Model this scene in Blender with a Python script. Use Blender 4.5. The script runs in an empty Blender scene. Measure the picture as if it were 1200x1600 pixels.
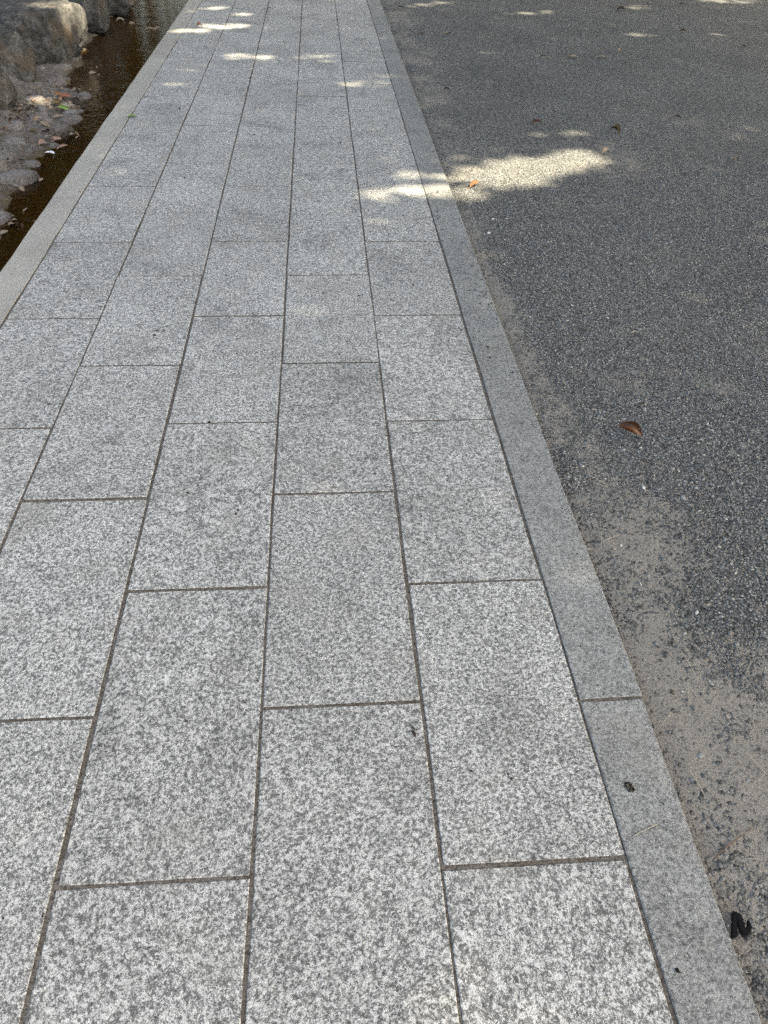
import bpy, math, random
import numpy as np
from mathutils import Vector, Matrix

random.seed(7)
RNG = np.random.default_rng(11)
SC = bpy.context.scene
COL = SC.collection
R = math.radians

# ------------------------------------------------------------------ camera
CAM_H = 1.5
F_PX = 1195.5                      # focal length in pixels of the 1200 x 1600 photograph
PITCH, YAW, ROLL = R(41.9505), R(5.3817), R(2.1247)
_cp, _sp, _cy, _sy = math.cos(PITCH), math.sin(PITCH), math.cos(YAW), math.sin(YAW)
C_F = Vector((_sy * _cp, _cy * _cp, -_sp))
_r0 = Vector((_cy, -_sy, 0))
_u0 = _r0.cross(C_F)
C_R = math.cos(ROLL) * _r0 + math.sin(ROLL) * _u0
C_U = -math.sin(ROLL) * _r0 + math.cos(ROLL) * _u0
cd = bpy.data.cameras.new('camera')
cam = bpy.data.objects.new('camera', cd)
COL.objects.link(cam)
cd.sensor_fit = 'VERTICAL'
cd.sensor_height = 36.0
cd.lens = F_PX * 36.0 / 1600.0
cd.clip_start = 0.05
cd.clip_end = 600
m3 = Matrix((C_R, C_U, -C_F)).transposed()
cam.matrix_world = Matrix.Translation((0, 0, CAM_H)) @ m3.to_4x4()
SC.camera = cam

# ------------------------------------------------------------------ sky, sun, exposure
SUN_DIR = Vector((0.60, -0.18, 0.80)).normalized()      # towards the sun
SUN_EL = math.asin(SUN_DIR.z)
SUN_AZ = math.atan2(SUN_DIR.x, SUN_DIR.y)
w = bpy.data.worlds.new('World')
SC.world = w
w.use_nodes = True
nt = w.node_tree
nt.nodes.clear()
sky = nt.nodes.new('ShaderNodeTexSky')
sky.sky_type = 'NISHITA'
sky.sun_disc = False
sky.sun_elevation = SUN_EL
sky.sun_rotation = SUN_AZ
sky.air_density = 0.8
sky.dust_density = 4.0
sky.ozone_density = 0.6
bg = nt.nodes.new('ShaderNodeBackground')
bg.inputs['Strength'].default_value = 0.15
wo = nt.nodes.new('ShaderNodeOutputWorld')
nt.links.new(sky.outputs[0], bg.inputs[0])
nt.links.new(bg.outputs[0], wo.inputs[0])
sd = bpy.data.lights.new('sun', 'SUN')
sd.energy = 5.0
sd.angle = R(0.53)
sd.color = (1.0, 0.94, 0.855)
sun = bpy.data.objects.new('sun', sd)
COL.objects.link(sun)
sun.rotation_euler = (-SUN_DIR).to_track_quat('-Z', 'Y').to_euler()
sun.location = SUN_DIR * 40
SC.view_settings.view_transform = 'Standard'
SC.view_settings.look = 'None'
SC.view_settings.gamma = 1.0
SC.view_settings.use_curve_mapping = False
SC.view_settings.exposure = 2.0
SC.view_settings.use_white_balance = True          # the camera balanced for open shade
SC.view_settings.white_balance_temperature = 8500
SC.view_settings.white_balance_tint = 3
SC.cycles.use_denoising = False
SC.cycles.max_bounces = 6
SC.cycles.transparent_max_bounces = 12

# ------------------------------------------------------------------ helpers
def ground(px, py, z=0.0):
    """The point at height z that the photograph's pixel looks at."""
    d = C_F * F_PX + C_R * (px - 600) + C_U * (800 - py)
    t = (z - CAM_H) / d.z
    return Vector((d.x * t, d.y * t, z))

def tag(o, label=None, cat=None, group=None, kind=None):
    if label: o['label'] = label
    if cat: o['category'] = cat
    if group: o['group'] = group
    if kind: o['kind'] = kind
    return o

def link(name, me, mat=None, parent=None):
    o = bpy.data.objects.new(name, me)
    COL.objects.link(o)
    if mat is not None and me is not None and not me.materials:
        me.materials.append(mat)
    if parent is not None:
        o.parent = parent
    return o

def mesh_np(name, V, F, smooth=False):
    """V (n,3); F (m,k) of one face size."""
    V = np.asarray(V, np.float32); F = np.asarray(F, np.int32)
    me = bpy.data.meshes.new(name)
    me.vertices.add(len(V)); me.vertices.foreach_set('co', V.ravel())
    n, k = F.shape
    me.loops.add(n * k); me.loops.foreach_set('vertex_index', F.ravel())
    me.polygons.add(n)
    me.polygons.foreach_set('loop_start', np.arange(n, dtype=np.int32) * k)
    me.polygons.foreach_set('loop_total', np.full(n, k, np.int32))
    if smooth:
        me.polygons.foreach_set('use_smooth', np.ones(n, bool))
    me.update(calc_edges=True)
    return me

def vcol(me, name, C):
    a = me.color_attributes.new(name, 'FLOAT_COLOR', 'POINT')
    C = np.asarray(C, np.float32)
    if C.shape[1] == 3:
        C = np.c_[C, np.ones(len(C), np.float32)]
    a.data.foreach_set('color', C.ravel().astype(np.float32))

def vfloat(me, name, A):
    a = me.attributes.new(name, 'FLOAT', 'POINT')
    a.data.foreach_set('value', np.asarray(A, np.float32))

def _hash(ix, iy, iz, seed):
    h = (ix * 374761393 + iy * 668265263 + iz * 2147483647 + seed * 974634777) & 0xffffffff
    h = ((h ^ (h >> 13)) * 1274126177) & 0xffffffff
    h = ((h ^ (h >> 16)) * 2246822519) & 0xffffffff
    return ((h ^ (h >> 15)) & 0xffffff) / float(0xffffff)

def vnoise(P, seed=0):
    P = np.asarray(P, float)
    I = np.floor(P).astype(np.int64); f = P - I
    u = f * f * (3 - 2 * f)
    out = 0
    for dx in (0, 1):
        for dy in (0, 1):
            for dz in (0, 1):
                wgt = (u[:, 0] if dx else 1 - u[:, 0]) * (u[:, 1] if dy else 1 - u[:, 1]) * (u[:, 2] if dz else 1 - u[:, 2])
                out = out + wgt * _hash(I[:, 0] + dx, I[:, 1] + dy, I[:, 2] + dz, seed)
    return out

def fbm(P, octv=4, seed=0, gain=0.5):
    P = np.asarray(P, float)
    if P.shape[1] == 2: P = np.c_[P, np.zeros(len(P))]
    s, a, tot = 0, 1.0, 0
    for i in range(octv):
        s = s + a * vnoise(P * (2.0 ** i) + 17.3 * i, seed + i); tot += a; a *= gain
    return s / tot

def smooth(a, b, x):
    t = np.clip((x - a) / (b - a), 0, 1)
    return t * t * (3 - 2 * t)

# ------------------------------------------------------------------ materials
class MB:
    def __init__(self, name, rough=0.85, spec=0.3):
        self.m = bpy.data.materials.new(name); self.m.use_nodes = True
        self.t = self.m.node_tree; self.t.nodes.clear()
        self.out = self.n('ShaderNodeOutputMaterial')
        self.b = self.n('ShaderNodeBsdfPrincipled')
        self.b.inputs['Roughness'].default_value = rough
        self.b.inputs['Specular IOR Level'].default_value = spec
        self.l(self.b.outputs[0], self.out.inputs[0])
    def n(self, typ, **kw):
        x = self.t.nodes.new(typ)
        for k, v in kw.items(): setattr(x, k, v)
        return x
    def l(self, a, b): self.t.links.new(a, b)
    def val(self, x, sock):
        if hasattr(x, 'is_output'): self.l(x, sock)
        else: sock.default_value = x
    def math(self, op, a, b=0.0, c=None, clamp=False):
        x = self.n('ShaderNodeMath', operation=op, use_clamp=clamp)
        self.val(a, x.inputs[0]); self.val(b, x.inputs[1])
        if c is not None: self.val(c, x.inputs[2])
        return x.outputs[0]
    def vmath(self, op, a, b):
        x = self.n('ShaderNodeVectorMath', operation=op)
        self.val(a, x.inputs[0]); self.val(b, x.inputs[1])
        return x.outputs[0]
    def pos(self): return self.n('ShaderNodeNewGeometry').outputs['Position']
    def objpos(self): return self.n('ShaderNodeTexCoord').outputs['Object']
    def rnd(self): return self.n('ShaderNodeObjectInfo').outputs['Random']
    def noise(self, vec, scale, detail=3.0, rough=0.55, dist=0.0, color=False):
        x = self.n('ShaderNodeTexNoise')
        self.l(vec, x.inputs['Vector'])
        x.inputs['Scale'].default_value = scale; x.inputs['Detail'].default_value = detail
        x.inputs['Roughness'].default_value = rough; x.inputs['Distortion'].default_value = dist
        return x.outputs['Color' if color else 'Fac']
    def voro(self, vec, scale, feature='F1', out='Distance', rand=1.0):
        x = self.n('ShaderNodeTexVoronoi', feature=feature)
        self.l(vec, x.inputs['Vector']); x.inputs['Scale'].default_value = scale
        x.inputs['Randomness'].default_value = rand
        return x.outputs[out]
    def ramp(self, fac, stops, interp='LINEAR'):
        x = self.n('ShaderNodeValToRGB'); e = x.color_ramp.elements
        x.color_ramp.interpolation = interp
        while len(e) < len(stops): e.new(0.5)
        for el, (p, c) in zip(e, stops):
            el.position = p
            el.color = (c, c, c, 1) if not hasattr(c, '__len__') else (*c, 1)
        self.l(fac, x.inputs[0])
        return x.outputs[0]
    def mix(self, fac, a, b, mode='MIX'):
        x = self.n('ShaderNodeMix', data_type='RGBA', blend_type=mode)
        self.val(fac, x.inputs[0])
        for v, s in ((a, x.inputs[6]), (b, x.inputs[7])):
            if hasattr(v, 'is_output'): self.l(v, s)
            else: s.default_value = (v, v, v, 1) if not hasattr(v, '__len__') else (*v, 1)
        return x.outputs[2]
    def bump(self, h, strength=0.3, dist=0.002, prev=None):
        x = self.n('ShaderNodeBump'); x.inputs['Strength'].default_value = strength
        x.inputs['Distance'].default_value = dist
        self.l(h, x.inputs['Height'])
        if prev is not None: self.l(prev, x.inputs['Normal'])
        return x.outputs[0]
    def sepx(self, vec):
        x = self.n('ShaderNodeSeparateColor'); self.l(vec, x.inputs[0]); return x.outputs
    def attr(self, name, out='Color'):
        x = self.n('ShaderNodeAttribute'); x.attribute_name = name; return x.outputs[out]
    def done(self, col, nrm=None):
        self.l(col, self.b.inputs['Base Color'])
        if nrm is not None: self.l(nrm, self.b.inputs['Normal'])
        return self.m

def granite(name, dark, mid, light, scale=100.0, contrast=1.0, stain=0.2, rough=0.8, tint=0.06):
    M = MB(name, rough, 0.35)
    p = M.pos(); r = M.rnd()
    off = M.n('ShaderNodeCombineXYZ')
    M.l(M.math('MULTIPLY', r, 37.0), off.inputs[0]); M.l(M.math('MULTIPLY', r, 91.0), off.inputs[1]); M.l(M.math('MULTIPLY', r, 13.0), off.inputs[2])
    v0 = M.vmath('ADD', p, off.outputs[0])
    # each stone is cut with its own grain direction
    rot = M.n('ShaderNodeVectorRotate', rotation_type='Z_AXIS'); M.l(v0, rot.inputs['Vector']); M.l(M.math('MULTIPLY', r, 21.0), rot.inputs['Angle'])
    mp = M.n('ShaderNodeMapping'); M.l(rot.outputs[0], mp.inputs[0]); mp.inputs['Scale'].default_value = (1.0, 0.84, 1.0)
    v = mp.outputs[0]
    n1 = M.noise(v, scale, 4.0, 0.72, 0.25)
    n2 = M.noise(v, scale * 2.7, 1.5, 0.65)
    n3 = M.noise(v, scale * 0.36, 2.0, 0.5)
    f = M.math('ADD', M.math('MULTIPLY', n1, 0.60), M.math('MULTIPLY', n2, 0.30))
    n4 = M.noise(v, scale * 6.5, 1.0, 0.6)
    f = M.math('ADD', f, M.math('MULTIPLY', n3, 0.12))
    f = M.math('ADD', f, M.math('MULTIPLY_ADD', n4, 0.27, -0.143))
    k = 0.115 / contrast
    col = M.ramp(f, [(0.51 - k, dark), (0.51 - 0.30 * k, mid), (0.51 + 0.25 * k, tuple(0.5 * (a + b) for a, b in zip(mid, light))), (0.51 + k, light)])
    # mica and quartz grains
    vc = M.sepx(M.voro(v, scale * 2.0, out='Color'))
    dk = M.math('LESS_THAN', vc[0], 0.055)
    col = M.mix(M.math('MULTIPLY', dk, 0.55), col, tuple(0.35 * c for c in dark))
    wt = M.math('GREATER_THAN', vc[1], 0.93)
    col = M.mix(M.math('MULTIPLY', wt, 0.5), col, tuple(min(0.75, 1.25 * c) for c in light))
    # stone to stone variation, weathering, worn-in stains that cross the joints
    tone = M.math('MULTIPLY_ADD', r, 2 * tint, 1.0 - tint)
    big = M.noise(p, 2.3, 4.0, 0.6)
    tone = M.math('MULTIPLY', tone, M.ramp(big, [(0.3, 0.86), (0.7, 1.08)]))
    st = M.noise(p, 3.4, 5.0, 0.62, 0.6)
    tone = M.math('MULTIPLY', tone, M.ramp(st, [(0.53, 1.0), (0.72, 1.0 - stain)]))
    st2 = M.noise(p, 13.0, 3.0, 0.6)
    tone = M.math('MULTIPLY', tone, M.ramp(st2, [(0.66, 1.0), (0.80, 1.0 - 1.3 * stain)]))
    col = M.mix(1.0, col, tone, 'MULTIPLY')
    wm = M.noise(p, 5.0, 2.0, 0.5)
    col = M.mix(M.ramp(wm, [(0.55, 0.0), (0.8, 0.35)]), col, (0.30, 0.28, 0.245))
    nrm = M.bump(n2, 0.5, 0.0015, M.bump(n1, 0.5, 0.002))
    return M.done(col, nrm)

MAT = {}
MAT['paver'] = granite('granite_paver', (0.128, 0.131, 0.132), (0.248, 0.252, 0.253), (0.690, 0.694, 0.690), 128, 1.52, 0.34, tint=0.05)
MAT['kerb'] = granite('granite_kerb', (0.118, 0.122, 0.125), (0.212, 0.218, 0.221), (0.390, 0.400, 0.402), 150, 1.20, 0.26)
MAT['edge'] = granite('granite_edge', (0.270, 0.262, 0.244), (0.350, 0.338, 0.316), (0.450, 0.436, 0.410), 150, 0.75, 0.12)

def mat_mortar():
    M = MB('joint_mortar', 0.95, 0.15); p = M.pos()
    n = M.noise(p, 160, 4, 0.7); n2 = M.noise(p, 14, 3, 0.6)
    c = M.ramp(n, [(0.36, (0.05, 0.042, 0.036)), (0.50, (0.168, 0.153, 0.139)), (0.72, (0.26, 0.24, 0.222))])
    c = M.mix(M.ramp(n2, [(0.45, 0.0), (0.75, 0.7)]), c, (0.085, 0.055, 0.036))
    return M.done(c, M.bump(n, 0.8, 0.003))
MAT['mortar'] = mat_mortar()

def mat_gravel_base():
    M = MB('sandy_gravel', 0.95, 0.2); p = M.pos()
    sand = M.attr('sand', 'Fac')
    vo = M.voro(p, 135, out='Color'); vs = M.sepx(vo)
    vd = M.voro(p, 135, out='Distance')
    g = M.ramp(vs[0], [(0.0, (0.062, 0.065, 0.067)), (0.5, (0.178, 0.184, 0.188)), (0.9, (0.345, 0.354, 0.356)), (0.985, (0.36, 0.36, 0.35)), (1.0, (0.56, 0.55, 0.52))])
    g = M.mix(M.ramp(vd, [(0.25, 0.0), (0.80, 0.70)]), g, (0.020, 0.021, 0.022))
    fn = M.noise(p, 260, 3, 0.7); fm = M.noise(p, 30, 4, 0.65)
    s = M.ramp(fn, [(0.3, (0.135, 0.125, 0.114)), (0.5, (0.255, 0.238, 0.219)), (0.72, (0.37, 0.350, 0.328))])
    big = M.noise(p, 1.1, 4, 0.6)
    g = M.mix(1.0, g, M.ramp(big, [(0.3, 0.86), (0.7, 1.14)]), 'MULTIPLY')
    g = M.mix(M.ramp(M.noise(p, 0.9, 5, 0.65), [(0.50, 0.0), (0.78, 0.28)]), g, (0.185, 0.172, 0.155))
    k = M.math('ADD', sand, M.math('MULTIPLY', M.math('SUBTRACT', fm, 0.5), 1.1))
    k = M.math('ADD', k, M.math('MULTIPLY', M.math('SUBTRACT', vs[1], 0.5), 0.55))
    k = M.ramp(k, [(0.40, 0.0), (0.60, 1.0)])
    c = M.mix(k, g, s)
    h = M.math('MULTIPLY', M.math('SUBTRACT', 1.0, vd), M.math('SUBTRACT', 1.0, M.math('MULTIPLY', k, 0.85)))
    nrm = M.bump(fn, 0.35, 0.002, M.bump(h, 0.9, 0.006))
    return M.done(c, nrm)
MAT['gravel_base'] = mat_gravel_base()

def mat_vcol(name, rough=0.8, spec=0.35, nscale=0, amount=0.35):
    M = MB(name, rough, spec); c = M.attr('tint', 'Color')
    if nscale:
        n = M.noise(M.pos(), nscale, 3, 0.6)
        c = M.mix(1.0, c, M.ramp(n, [(0.3, 1 - amount), (0.7, 1 + amount)]), 'MULTIPLY')
    return M.done(c)
MAT['grain'] = mat_vcol('slate_grain', 0.72, 0.4, 300, 0.3)
MAT['crumb'] = mat_vcol('dark_crumb', 0.9, 0.2)
MAT['litter'] = mat_vcol('dry_leaf_litter', 0.85, 0.25, 60, 0.3)

def mat_rock():
    M = MB('boulder_rock', 0.88, 0.3); p = M.objpos(); r = M.rnd()
    v = M.vmath('ADD', p, M.n('ShaderNodeCombineXYZ').outputs[0])
    mp = M.n('ShaderNodeMapping'); M.l(p, mp.inputs[0]); mp.inputs['Scale'].default_value = (1, 1, 0.55)
    st = M.noise(mp.outputs[0], 11, 8, 0.72, 0.3)
    n = M.noise(p, 42, 6, 0.75); big = M.noise(p, 4, 4, 0.6); sp = M.noise(p, 190, 3, 0.7)
    a = M.ramp(st, [(0.36, (0.026, 0.027, 0.028)), (0.52, (0.076, 0.076, 0.076)), (0.68, (0.160, 0.156, 0.152))])
    b = M.ramp(n, [(0.36, 0.45), (0.5, 0.95), (0.64, 1.45)])
    c = M.mix(1.0, a, b, 'MULTIPLY')
    c = M.mix(M.ramp(big, [(0.54, 0.0), (0.70, 0.6)]), c, (0.115, 0.079, 0.050))
    c = M.mix(M.ramp(sp, [(0.66, 0.0), (0.74, 0.35)]), c, (0.24, 0.24, 0.235))
    return M.done(c, M.bump(sp, 0.4, 0.003, M.bump(n, 0.6, 0.012, M.bump(st, 0.6, 0.03))))
MAT['rock'] = mat_rock()

def mat_bankstone():
    M = MB('bank_stone', 0.85, 0.35); p = M.pos(); r = M.rnd()
    n = M.noise(p, 55, 5, 0.7); big = M.noise(p, 9, 4, 0.6)
    c = M.ramp(n, [(0.32, (0.075, 0.069, 0.068)), (0.52, (0.185, 0.170, 0.165)), (0.72, (0.31, 0.29, 0.283))])
    c = M.mix(1.0, c, M.math('MULTIPLY_ADD', r, 0.4, 0.85), 'MULTIPLY')
    c = M.mix(M.ramp(big, [(0.5, 0.0), (0.7, 0.6)]), c, (0.12, 0.09, 0.065))
    return M.done(c, M.bump(n, 0.6, 0.008))
MAT['bankstone'] = mat_bankstone()

def mat_soil():
    """Bank: grouted mud with pebbly grain, leaf mould behind the boulders, dark silt under the water."""
    M = MB('bank_mud', 0.9, 0.35); p = M.pos()
    wet = M.attr('wet', 'Fac'); mould = M.attr('mould', 'Fac')
    n = M.noise(p, 38, 5, 0.72); n2 = M.noise(p, 150, 3, 0.7)
    c = M.ramp(n, [(0.32, (0.045, 0.038, 0.034)), (0.50, (0.140, 0.125, 0.115)), (0.70, (0.25, 0.232, 0.218))])
    vo = M.sepx(M.voro(p, 46, out='Color'))
    lm = M.ramp(vo[0], [(0.0, (0.035, 0.022, 0.015)), (0.5, (0.085, 0.055, 0.036)), (0.95, (0.19, 0.13, 0.085)), (1.0, (0.30, 0.23, 0.17))])
    c = M.mix(mould, c, lm)
    silt = M.ramp(n, [(0.30, (0.040, 0.029, 0.014)), (0.55, (0.112, 0.080, 0.040)), (0.75, (0.21, 0.155, 0.085))])
    c = M.mix(wet, c, silt)
    return M.done(c, M.bump(n2, 0.5, 0.004, M.bump(n, 0.8, 0.015)))
MAT['soil'] = mat_soil()

def mat_water():
    M = MB('stream_water'); t = M.t
    p = M.pos()
    mp = M.n('ShaderNodeMapping'); M.l(p, mp.inputs[0]); mp.inputs['Scale'].default_value = (0.55, 1.25, 1)
    n = M.noise(mp.outputs[0], 16, 3, 0.55, 0.4); n2 = M.noise(mp.outputs[0], 3.2, 2, 0.5)
    nrm = M.bump(n, 0.34, 0.012, M.bump(n2, 0.25, 0.02))
    tr = M.n('ShaderNodeBsdfTransparent'); tr.inputs[0].default_value = (0.78, 0.60, 0.36, 1)
    gl = M.n('ShaderNodeBsdfGlossy'); gl.inputs['Roughness'].default_value = 0.03
    M.l(nrm, gl.inputs['Normal'])
    fr = M.n('ShaderNodeFresnel'); fr.inputs['IOR'].default_value = 1.333; M.l(nrm, fr.inputs['Normal'])
    mx = M.n('ShaderNodeMixShader'); M.l(fr.outputs[0], mx.inputs[0]); M.l(tr.outputs[0], mx.inputs[1]); M.l(gl.outputs[0], mx.inputs[2])
    M.l(mx.outputs[0], M.out.inputs[0])
    return M.m
MAT['water'] = mat_water()

def mat_leaf(name, a, b, vein=(0.3, 0.2, 0.1), rough=0.6):
    M = MB(name, rough, 0.4); p = M.objpos()
    n = M.noise(p, 45, 4, 0.65); n2 = M.noise(p, 260, 2, 0.6)
    c = M.mix(M.ramp(n, [(0.32, 0.0), (0.68, 1.0)]), a, b)
    c = M.mix(1.0, c, M.ramp(n2, [(0.3, 0.75), (0.7, 1.2)]), 'MULTIPLY')
    x = M.n('ShaderNodeSeparateXYZ'); M.l(p, x.inputs[0])
    ax = M.math('ABSOLUTE', x.outputs[1])
    c = M.mix(M.ramp(ax, [(0.0006, 0.55), (0.0016, 0.0)]), c, vein)
    return M.done(c, M.bump(n2, 0.3, 0.001))
LEAF = {
    'brown': mat_leaf('brown_leaf', (0.030, 0.011, 0.005), (0.135, 0.044, 0.013), (0.19, 0.08, 0.03), 0.38),
    'orange': mat_leaf('orange_leaf', (0.20, 0.085, 0.028), (0.33, 0.155, 0.060), (0.5, 0.3, 0.14)),
    'tan': mat_leaf('tan_leaf', (0.20, 0.15, 0.105), (0.34, 0.26, 0.195), (0.45, 0.35, 0.25)),
    'pink': mat_leaf('pinkish_leaf', (0.25, 0.145, 0.115), (0.40, 0.27, 0.22), (0.5, 0.38, 0.3)),
    'red': mat_leaf('red_leaf', (0.26, 0.075, 0.04), (0.38, 0.14, 0.08), (0.4, 0.2, 0.1)),
    'dark': mat_leaf('dark_leaf', (0.022, 0.017, 0.013), (0.06, 0.042, 0.028), (0.09, 0.06, 0.04)),
    'olive': mat_leaf('olive_leaf', (0.06, 0.042, 0.013), (0.14, 0.090, 0.026), (0.2, 0.15, 0.06)),
    'green': mat_leaf('green_leaf', (0.10, 0.20, 0.035), (0.24, 0.34, 0.10), (0.3, 0.4, 0.15)),
}
def simple(name, c, rough=0.6, spec=0.4, nscale=120, amt=0.25, bump=0.2):
    M = MB(name, rough, spec); n = M.noise(M.pos(), nscale, 4, 0.65)
    col = M.mix(1.0, c, M.ramp(n, [(0.3, 1 - amt), (0.7, 1 + amt)]), 'MULTIPLY')
    return M.done(col, M.bump(n, bump, 0.001))
MAT['rubber'] = simple('black_rubber', (0.0045, 0.005, 0.008), 0.38, 0.30, 500, 0.4, 0.25)
MAT['straw'] = simple('dry_straw', (0.42, 0.385, 0.315), 0.7, 0.3, 300)
MAT['redstraw'] = simple('reddish_twig', (0.155, 0.105, 0.08), 0.7, 0.3, 300)
MAT['paper'] = simple('white_paper', (0.72, 0.74, 0.78), 0.7, 0.3, 60, 0.08)
MAT['bark'] = simple('tree_bark', (0.10, 0.075, 0.055), 0.9, 0.2, 14, 0.5, 0.8)
MAT['dirt'] = simple('dark_dirt', (0.045, 0.040, 0.034), 0.95, 0.2, 300, 0.6, 0.8)
def mat_foliage():
    M = MB('foliage', 0.55, 0.35); n = M.noise(M.pos(), 1.7, 3, 0.6)
    c = M.ramp(n, [(0.35, (0.032, 0.050, 0.014)), (0.65, (0.075, 0.098, 0.030))])
    t = M.n('ShaderNodeBsdfTranslucent'); M.l(c, t.inputs[0])
    mx = M.n('ShaderNodeMixShader'); mx.inputs[0].default_value = 0.18
    M.l(c, M.b.inputs['Base Color']); M.l(M.b.outputs[0], mx.inputs[1]); M.l(t.outputs[0], mx.inputs[2])
    M.l(mx.outputs[0], M.out.inputs[0]); return M.m
MAT['foliage'] = mat_foliage()

# ------------------------------------------------------------------ the paved path
X_K0, X_L0, X_L5, X_K1 = -1.4104, -1.2659, 0.5634, 0.7138
XJ = [-1.2659, -0.9010, -0.5345, -0.1674, 0.1983, 0.5634]
ROW = 0.7466
OFF = [0.6235, 1.0044, 0.6328, 1.0088, 0.6289]
JW = 0.0070
PATH_Y0, PATH_Y1 = -2.2, 24.0

def slab_mesh(name, mat, w_, l_, th, seed, nx=3, ny=5, bev=0.0020, jit=0.0012):
    """A flagstone: a slightly wavering outline, a worn bevel and sides; origin at the top's middle."""
    rg = np.random.default_rng(seed)
    pts = []
    for i in range(nx): pts.append((-w_ / 2 + w_ * i / nx, -l_ / 2))
    for i in range(ny): pts.append((w_ / 2, -l_ / 2 + l_ * i / ny))
    for i in range(nx): pts.append((w_ / 2 - w_ * i / nx, l_ / 2))
    for i in range(ny): pts.append((-w_ / 2, l_ / 2 - l_ * i / ny))
    P = np.array(pts); n = len(P)
    P += rg.uniform(-jit, jit, P.shape)
    inn = P * (1 - np.array([2 * bev / w_, 2 * bev / l_])) + rg.uniform(-jit / 2, jit / 2, P.shape)
    V = [(x, y, rg.uniform(-0.0003, 0.0003)) for x, y in inn] + [(x, y, -bev * 0.8) for x, y in P] + [(x, y, -th) for x, y in P]
    me = bpy.data.meshes.new(name)
    F = [list(range(n))]
    for k in (0, 1):
        for i in range(n):
            j = (i + 1) % n
            F.append([k * n + i, (k + 1) * n + i, (k + 1) * n + j, k * n + j])
    F = [F[0]] + [f[::1] for f in F[1:]]
    me.from_pydata(V, [], F); me.update()
    me.materials.append(mat); me.materials.append(MAT['mortar'])       # grout clings to the sides
    for q in me.polygons[1 + n:]: q.material_index = 1
    return me

bed_w = X_K1 - X_K0 - 0.012
bed = bpy.data.meshes.new('path_bed')
x0, x1 = X_K0 + 0.006, X_K1 - 0.006
ys = np.arange(PATH_Y0, PATH_Y1 + 0.1, 0.8)
V = []; F = []
for y in ys:
    V += [(x0, y, -0.0032), (x1, y, -0.0032), (x1, y, -0.40), (x0, y, -0.40)]
for i in range(len(ys) - 1):
    a, b = 4 * i, 4 * i + 4
    F += [(a, a + 1, b + 1, b), (a + 1, a + 2, b + 2, b + 1), (a + 3, a, b, b + 3)]
bed.from_pydata(V, [], F); bed.update()
path = link('path', bed, MAT['mortar'])
tag(path, 'straight path of pale speckled granite pavers beside the stream', kind='structure')

pv = [slab_mesh('paver', MAT['paver'], XJ[1] - XJ[0] - JW, ROW - JW - 0.0016, 0.05, 100 + i) for i in range(6)]
for c in range(5):
    xm = 0.5 * (XJ[c] + XJ[c + 1])
    k = math.floor((PATH_Y0 - OFF[c]) / ROW) + 1
    while OFF[c] + (k + 1) * ROW < PATH_Y1:
        o = link('paver', random.choice(pv), MAT['paver'], path)
        flip = random.random() < 0.5
        o.location = (xm + random.uniform(-0.0014, 0.0014), OFF[c] + (k + 0.5) * ROW + random.uniform(-0.0018, 0.0018), random.uniform(-0.0010, 0.0010))
        o.rotation_euler = (random.uniform(-0.0018, 0.0018), random.uniform(-0.0026, 0.0026), (math.pi if flip else 0) + random.uniform(-0.0015, 0.0015))
        k += 1

def kerb_run(name, xa, xb, y_joint, length, mat, top, th, label, jw=0.006):
    e = link(name, None)
    e.location = (0.5 * (xa + xb), y_joint, 0)
    tag(e, label, kind='structure')
    w_ = xb - xa
    ms = [slab_mesh('kerb_stone', mat, w_, length - jw, th, 300 + i + int(xa * 10), 2, 9, 0.0024, 0.0022) for i in range(4)]
    k = math.floor((PATH_Y0 - y_joint) / length)
    while y_joint + (k + 1) * length < PATH_Y1:
        o = link('kerb_stone', random.choice(ms), mat, e)
        o.location = (random.uniform(-0.002, 0.002), (k + 0.5) * length, top + random.uniform(-0.0006, 0.0006))
        o.rotation_euler = (0, 0, random.uniform(-0.0012, 0.0012))
        k += 1
    return e
yk = ground(955, 1092).y
kerb_run('kerb', X_L5 + 0.004, X_K1, yk, 3.22, MAT['kerb'], 0.0005, 0.14, 'blue grey granite kerb between the pavers and the gravel')
ye = ground(120, 309).y
kerb_run('kerb', X_K0, X_L0 - 0.004, ye, 1.60, MAT['edge'], 0.0007, 0.16, 'smooth pale stone edging above the brown stream')

# ------------------------------------------------------------------ gravel court on the right
def grid_mesh(name, xs, ys, zf, **attrs):
    X, Y = np.meshgrid(xs, ys); P = np.c_[X.ravel(), Y.ravel()]
    Z = zf(P)
    nx, ny = len(xs), len(ys)
    i = (np.arange(ny - 1)[:, None] * nx + np.arange(nx - 1)[None]).ravel()
    F = np.c_[i, i + 1, i + nx + 1, i + nx]
    me = mesh_np(name, np.c_[P, Z], F, True)
    for k, fn in attrs.items(): vfloat(me, k, fn(P))
    return me

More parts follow.
